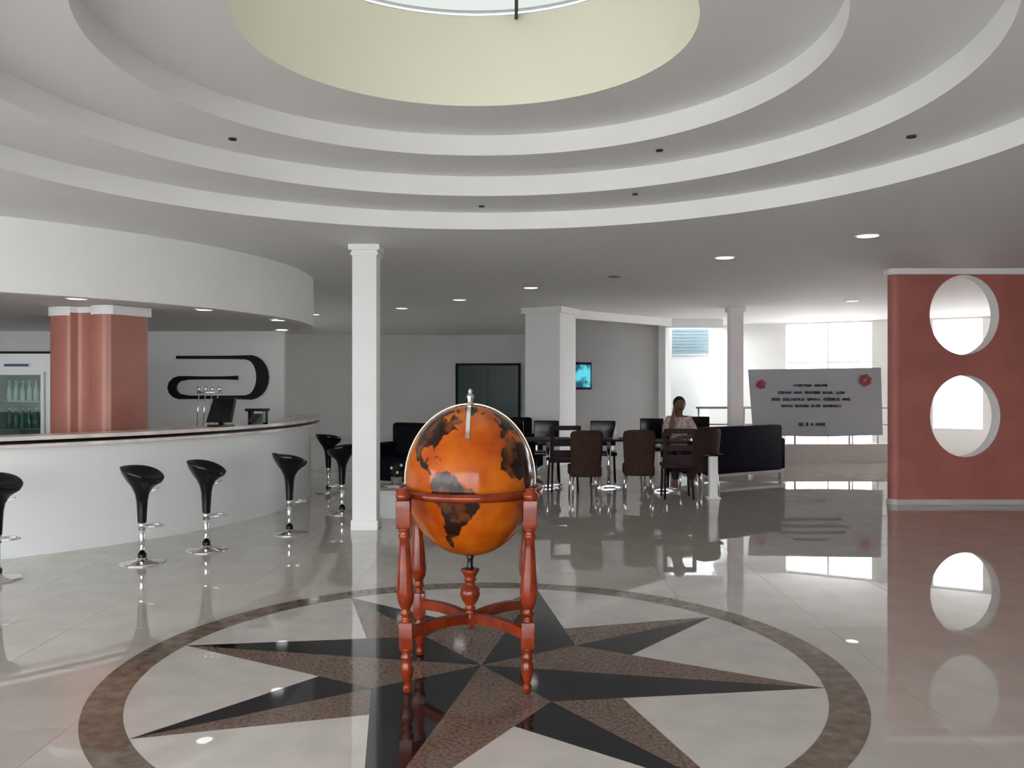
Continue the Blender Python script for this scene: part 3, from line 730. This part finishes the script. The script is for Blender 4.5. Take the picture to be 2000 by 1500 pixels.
chair('w', (1.745, 11.95, 0), -.08, 'brown woven chair with its back turned, second from the globe')
chair('w', (2.67, 12.36, 0), .45, 'brown woven chair beside the end of the black sofa')
chair('s', (.74, 12.62, 0), .1, 'dark chair with open slatted back below the broad column')
chair('s', (2.25, 11.8, 0), -.05, 'dark chair with open slatted back in front of the seated person')
chair('k', (.56, 13.85, 0), PI, 'black chair facing us across the table nearest the globe')
chair('k', (.04, 14.1, 0), PI+.2, 'black chair half hidden behind the right edge of the globe')
chair('k', (1.45, 13.8, 0), PI-.1, 'black chair facing us between the brown woven chairs')
chair('k', (2.42, 14.75, 0), PI, 'black chair behind the left shoulder of the seated person')
chair('k', (3.41, 15.6, 0), PI, 'black chair between the seated person and the black sofa')
chair('k', (2.53, 13.17, 0), PI, 'black chair that the seated person sits on')

# napkins standing on the tables
def napkin(x, y, label):
    o = MB().lathe([(.05, 0), (.045, .05), (.012, .17), (.003, .21)], 8).build('folded_napkin', 'paper'); o.location = (x, y, .7355); tag(o, label, 'napkin', 'white folded napkins'); return o
napkin(1.53, 12.75, 'white folded napkin cone on the table between the woven chairs')
# sofa seen from behind
so = thing('sofa', 'black leather sofa seen from behind in front of the banner', 'sofa', (3.70, 13.78, 0), math.atan2(.95, 1.5))
MB().box(-.88, .88, -.02, .18, .14, .88, .04).build('backrest', 'leather', so)
MB().box(-.84, .84, -.035, -.015, .17, .80, .008).build('back_panel', 'leather', so)
for s in (-1, 1): MB().box(s*.98 if s < 0 else .86, -.86 if s < 0 else .98, .0, .74, .14, .66, .04).build('arm', 'leather', so)
for s in (-1, 1): MB().box(-.84 if s < 0 else .01, -.01 if s < 0 else .84, .18, .74, .30, .47, .04).build('seat_cushion', 'leather', so)
for s in (-1, 1): MB().box(-.84 if s < 0 else .01, -.01 if s < 0 else .84, .16, .30, .47, .86, .04).build('back_cushion', 'leather', so)
MB().box(-.95, .95, 0, .72, .10, .16).build('base_rail', 'steel', so)
for sx in (-.9, .9):
    for y in (.04, .68): MB().box(sx-.03, sx+.03, y-.03, y+.03, 0, .10).build('foot', 'steel', so)
def armchair(loc, rz, label):
    t = thing('armchair', label, 'armchair', loc, rz, 'black leather armchairs')
    MB().box(-.40, .40, -.40, -.20, .12, .95, .05).build('backrest', 'leather', t)
    for s in (-1, 1): MB().box(-.46 if s < 0 else .32, -.32 if s < 0 else .46, -.38, .40, .12, .66, .05).build('arm', 'leather', t)
    MB().box(-.33, .33, -.22, .40, .28, .46, .04).build('seat_cushion', 'leather', t)
    MB().box(-.33, .33, -.22, .38, .12, .29).build('base', 'leather', t)
    for sx in (-.38, .38):
        for y in (-.34, .34): MB().tube([(sx, y, 0), (sx, y, .13)], .02, 8).build('foot', 'chrome', t)
    return t
armchair((-1.62, 13.1, 0), PI-.5, 'black leather armchair just right of the slim white column')
armchair((-1.02, 14.4, 0), PI, 'black leather armchair mostly hidden behind the globe')
armchair((.02, 15.3, 0), PI+.2, 'black leather armchair behind the chairs right of the globe')
# low white table with plant
lt = thing('side_table', 'low white block side table between the column and the globe', 'table', (-1.40, 10.1, 0))
MB().box(-.15, .18, -.15, .15, 0, .33, .006).build('pedestal', 'white', lt)
MB().box(-.2, .22, -.2, .2, .33, .365, .005).build('table_top', 'pot', lt)
pp = MB().box(-.09, .05, -.10, .06, 0, .012).build('napkin', 'paper'); pp.location = (-1.38, 10.02, .3655); pp.rotation_euler = (0, 0, .5); tag(pp, 'white paper lying on the low side table', 'paper')
pl = thing('potted_plant', 'small dark potted plant with white blooms on the low side table', 'plant', (-1.36, 10.2, .3655))
MB().lathe([(.045, 0), (.06, .02), (.07, .09), (.064, .09)], 16).build('pot', 'pot', pl)
for k in range(22):
    a = random.uniform(0, 2*PI); r = random.uniform(.04, .11); h = random.uniform(.13, .27)
    p = Vector((r*math.cos(a), r*math.sin(a), h)); q = Vector((r*.2*math.cos(a), r*.2*math.sin(a), .08)); s_ = (p-q).cross(Vector((0, 0, 1))).normalized()*.028
    mid = (p+q)/2+Vector((0, 0, .02)); MB().add([q, mid-s_, p, mid+s_, mid-Vector((0, 0, .008))], [(0, 1, 4), (1, 2, 4), (2, 3, 4), (3, 0, 4), (0, 3, 2, 1)]).build('leaf', 'leaf', pl)
for (x, y, z) in ((-.05, -.06, .20), (.02, -.08, .15), (.06, -.03, .23)): MB().sphere((x, y, z), .018, n=10, m=6).build('bloom', 'petal', pl)
# white pedestal stand at the near end of the sofa
st = thing('plinth_stand', 'slim white pedestal stand at the near end of the sofa', 'stand', (2.72, 11.72, 0))
MB().box(-.055, .055, -.055, .055, .02, .58, .006).build('post', 'white', st)
MB().box(-.09, .09, -.09, .09, 0, .025, .005).build('base', 'white', st)
MB().box(-.12, .12, -.12, .12, .58, .605, .005).build('top', 'black', st)

# television on the alcove wall
tvm = thing('television', 'wall mounted television showing a cyan picture', 'television', (1.35, 18.32, 1.72), math.radians(18))
MB().box(-.34, .34, -.10, -.02, -.29, .29, .03).build('case', 'tv', tvm)
MB().box(-.29, .29, -.106, -.10, -.24, .24).build('screen', 'screen', tvm)
MB().box(-.06, .06, -.03, .24, -.06, .06).build('bracket', 'blackm', tvm)

# banner on two stands
BW, BH = 2.62, 1.29
bn = thing('banner', 'pale grey event banner with red rosettes and dark lettering', 'banner', (5.965, 17.07, .545))
n, m_ = 24, 12; vs = []; fs = []
for j in range(m_+1):
    for i in range(n+1):
        u, v = i/n, j/m_; x = (-BW/2+.10*(1-v))*(1-u)+(BW/2+.04*(1-v))*u
        vs.append((x, .02*math.sin(u*9)*(.3+.7*(1-v)), BH*v+.04*u*v-.03*(1-v)*math.sin(PI*u)))
for j in range(m_):
    for i in range(n): q = j*(n+1)+i; fs.append((q, q+1, q+n+2, q+n+1))
o_ = len(vs); fs2 = [tuple(reversed([i+o_ for i in f])) for f in fs]
b = MB().add(vs+[(x, y+.006, z) for (x, y, z) in vs], fs+fs2, True); b.build('cloth', 'banner', bn)
def zpx(py): return BH-(py-721)*.01009
def xpx(px): return (px-1592)*.01012
def line(pxa, pxb, py, hpx, words):
    b = MB(); x = xpx(pxa); end = xpx(pxb); tot = sum(words)+len(words)-1; unit = (end-x)/tot; rr = random.Random(int(py))
    for wd in words:
        for c_ in range(wd):
            h = hpx*.01009*rr.choice((.8, 1, 1, .85)); z = zpx(py)
            b.box(x+unit*.10, x+unit*.92, -.032, -.024, z-h/2, z-h/2+h*.32)
            b.box(x+unit*.10, x+unit*.38, -.032, -.024, z-h/2, z+h/2)
            if rr.random() < .7: b.box(x+unit*.64, x+unit*.92, -.032, -.024, z-h/2, z+h/2)
            if rr.random() < .6: b.box(x+unit*.10, x+unit*.92, -.032, -.024, z+h*.2, z+h/2)
            x += unit
        x += unit
    tag(b.build('lettering', 'ink', bn), kind='stuff')
line(1550, 1616, 752, 5, [7, 5]); line(1520, 1650, 766, 5, [6, 4, 7, 5, 4]); line(1508, 1661, 779, 5.5, [3, 8, 5, 6, 3])
line(1526, 1643, 792, 5, [5, 6, 4, 8]); line(1560, 1612, 828, 6, [2, 1, 1, 4])
for (px, py, s) in ((1487, 750, .8), (1690, 742, 1.)):
    cx_, cz_ = xpx(px), zpx(py); b = MB()
    for k in range(6):
        a = k*PI/3+.3; b.v, b.f, b.sm = b.v, b.f, b.sm
        c_ = (cx_+.075*s*math.cos(a), cz_+.075*s*math.sin(a)); pts = [(c_[0]+.05*s*math.cos(2*PI*q/10), c_[1]+.045*s*math.sin(2*PI*q/10)) for q in range(10)]
        vv = [(p[0], -.030-.001*k, p[1]) for p in pts]+[(p[0], -.022, p[1]) for p in pts]
        b.add(vv, [tuple(range(10)), tuple(range(19, 9, -1))]+[(q, (q+1) % 10, 10+(q+1) % 10, 10+q) for q in range(10)])
    tag(b.build('rosette', 'redink', bn), kind='stuff')
for x in (-1.2, -.37, .76, 1.26): MB().tube([(x, .03, -.175), (x, .03, BH-.02)], .013, 8).build('support_pole', 'steel', bn)

# ================================================================== SEATED PERSON
def skin_mesh(name, verts, edges, rads, m, parent=None, sub=2, root=0):
    me = bpy.data.meshes.new(name+'_s'); me.from_pydata(verts, edges, []); ob = bpy.data.objects.new(name+'_s', me); C.objects.link(ob)
    md = ob.modifiers.new('skin', 'SKIN'); md.use_smooth_shade = True
    for i, r in enumerate(rads):
        sv = me.skin_vertices[0].data[i]; sv.radius = r if isinstance(r, tuple) else (r, r); sv.use_root = (i == root)
    s2 = ob.modifiers.new('sub', 'SUBSURF'); s2.levels = sub; s2.render_levels = sub
    dg = bpy.context.evaluated_depsgraph_get(); ev = ob.evaluated_get(dg); nm = bpy.data.meshes.new_from_object(ev)
    bpy.data.objects.remove(ob); nm.name = name; nm.materials.clear(); nm.materials.append(M[m]); o = bpy.data.objects.new(name, nm); C.objects.link(o)
    for p in nm.polygons: p.use_smooth = True
    if parent: o.parent = parent
    return o
P = thing('person', 'person in a pale floral shirt seated with one hand raised to the cheek', 'person', (2.527, 13.05, 0))
# local: faces -y (towards us); image left is -x
V = [(0, .12, .52), (0, .11, .68), (0, .09, .86), (0, .08, .98), (0, .07, 1.06), (0, .05, 1.12), (0, .03, 1.20), (0, .03, 1.28),
     (-.15, .08, 1.01), (-.215, -.03, .86), (-.185, -.14, .775), (-.135, -.10, .95), (-.10, -.06, 1.11),
     (.15, .08, 1.01), (.215, .0, .86), (.19, -.13, .775), (.06, -.21, .765), (.0, -.24, .765),
     (-.09, .10, .50), (-.12, -.28, .49), (-.12, -.30, .10), (-.12, -.38, .035), (.09, .10, .50), (.12, -.28, .49), (.12, -.30, .10), (.12, -.38, .035)]
Ed = [(0, 1), (1, 2), (2, 3), (3, 4), (4, 5), (5, 6), (6, 7), (3, 8), (8, 9), (9, 10), (10, 11), (11, 12), (3, 13), (13, 14), (14, 15), (15, 16), (16, 17), (0, 18), (18, 19), (19, 20), (20, 21), (0, 22), (22, 23), (23, 24), (24, 25)]
Rr = [(.13, .10), (.125, .095), (.14, .10), (.12, .085), (.055, .055), (.05, .05), (.078, .085), (.07, .08), .058, .045, .04, .032, .028, .058, .045, .04, .032, .028, .085, .065, .042, .035, .085, .065, .042, .035]
body = skin_mesh('body', V, Ed, Rr, 'skin', P)
# hands with five fingers
def hand(wr, dirv, side, nm='hand'):
    wr = Vector(wr); d = Vector(dirv).normalized(); s = Vector(side); s = (s-d*s.dot(d)).normalized(); nrm_ = d.cross(s)
    vs = [wr-d*.03, wr+d*.05]; es = [(0, 1)]; rs = [.024, (.026, .02)]
    for k, (off, ln) in enumerate(((-.027, .055), (-.009, .068), (.009, .064), (.027, .05))):
        base = wr+d*.075+s*off; i0 = len(vs); vs += [base, base+d*ln*.5+nrm_*.008, base+d*ln+nrm_*.026]; es += [(1, i0), (i0, i0+1), (i0+1, i0+2)]; rs += [.0095, .0085, .007]
    i0 = len(vs); vs += [wr+d*.03-s*.032, wr+d*.06-s*.05+nrm_*.012]; es += [(0, i0), (i0, i0+1)]; rs += [.011, .008]
    return skin_mesh(nm, [tuple(v) for v in vs], es, rs, 'skin', body, 1)
hand((-.10, -.06, 1.11), (.12, .12, 1), (.3, -1, 0)); hand((.0, -.24, .765), (-1, -.1, 0), (0, 1, 0))
hd = MB(); hd.sphere((0, .02, 1.235), .082, .098, .118, 28, 18); hd.build('head', 'skin', body)
b = MB(); b.add([(-.014, -.075, 1.225), (.014, -.075, 1.225), (0, -.077, 1.265), (0, -.103, 1.222), (0, -.07, 1.208)], [(0, 3, 2), (3, 1, 2), (0, 4, 3), (4, 1, 3), (0, 2, 1, 4)]); b.build('nose', 'skin', body)
for s in (-1, 1):
    MB().sphere((s*.032, -.066, 1.252), .014, .008, .008, 12, 8).build('eye', 'hair', body)
    MB().sphere((s*.083, .025, 1.235), .012, .022, .032, 10, 8).build('ear', 'skin', body)
MB().sphere((0, -.062, 1.175), .026, .008, .008, 12, 6).build('mouth', 'burg', body)
hb = MB(); hb.sphere((0, .035, 1.262), .094, .102, .105, 28, 18)
hb2 = [(x, y, z) for (x, y, z) in hb.v]; hb.v = [(x, max(y, -.045+.35*max(0, 1.30-z)) if z < 1.31 else max(y, -.062), max(z, 1.17)) for (x, y, z) in hb2]; hb.build('hair', 'hair', P)
# shirt
SV = [V[0], V[1], V[2], V[3], (0, .07, 1.035), V[8], V[9], tuple((Vector(V[9])+Vector(V[10]))/2), V[13], V[14], tuple((Vector(V[14])+Vector(V[15]))/2)]
skin_mesh('shirt', SV, [(0, 1), (1, 2), (2, 3), (3, 4), (3, 5), (5, 6), (6, 7), (3, 8), (8, 9), (9, 10)], [(.15, .118), (.142, .112), (.158, .117), (.137, .1), (.075, .07), .072, .062, .058, .072, .062, .058], 'shirt', P)
TV_ = [V[0], V[18], V[19], (-.12, -.30, .12), V[22], V[23], (.12, -.30, .12)]
skin_mesh('trousers', TV_, [(0, 1), (1, 2), (2, 3), (0, 4), (4, 5), (5, 6)], [(.14, .11), .10, .08, .06, .10, .08, .06], 'trousers', P)
bpy.context.view_layer.update()
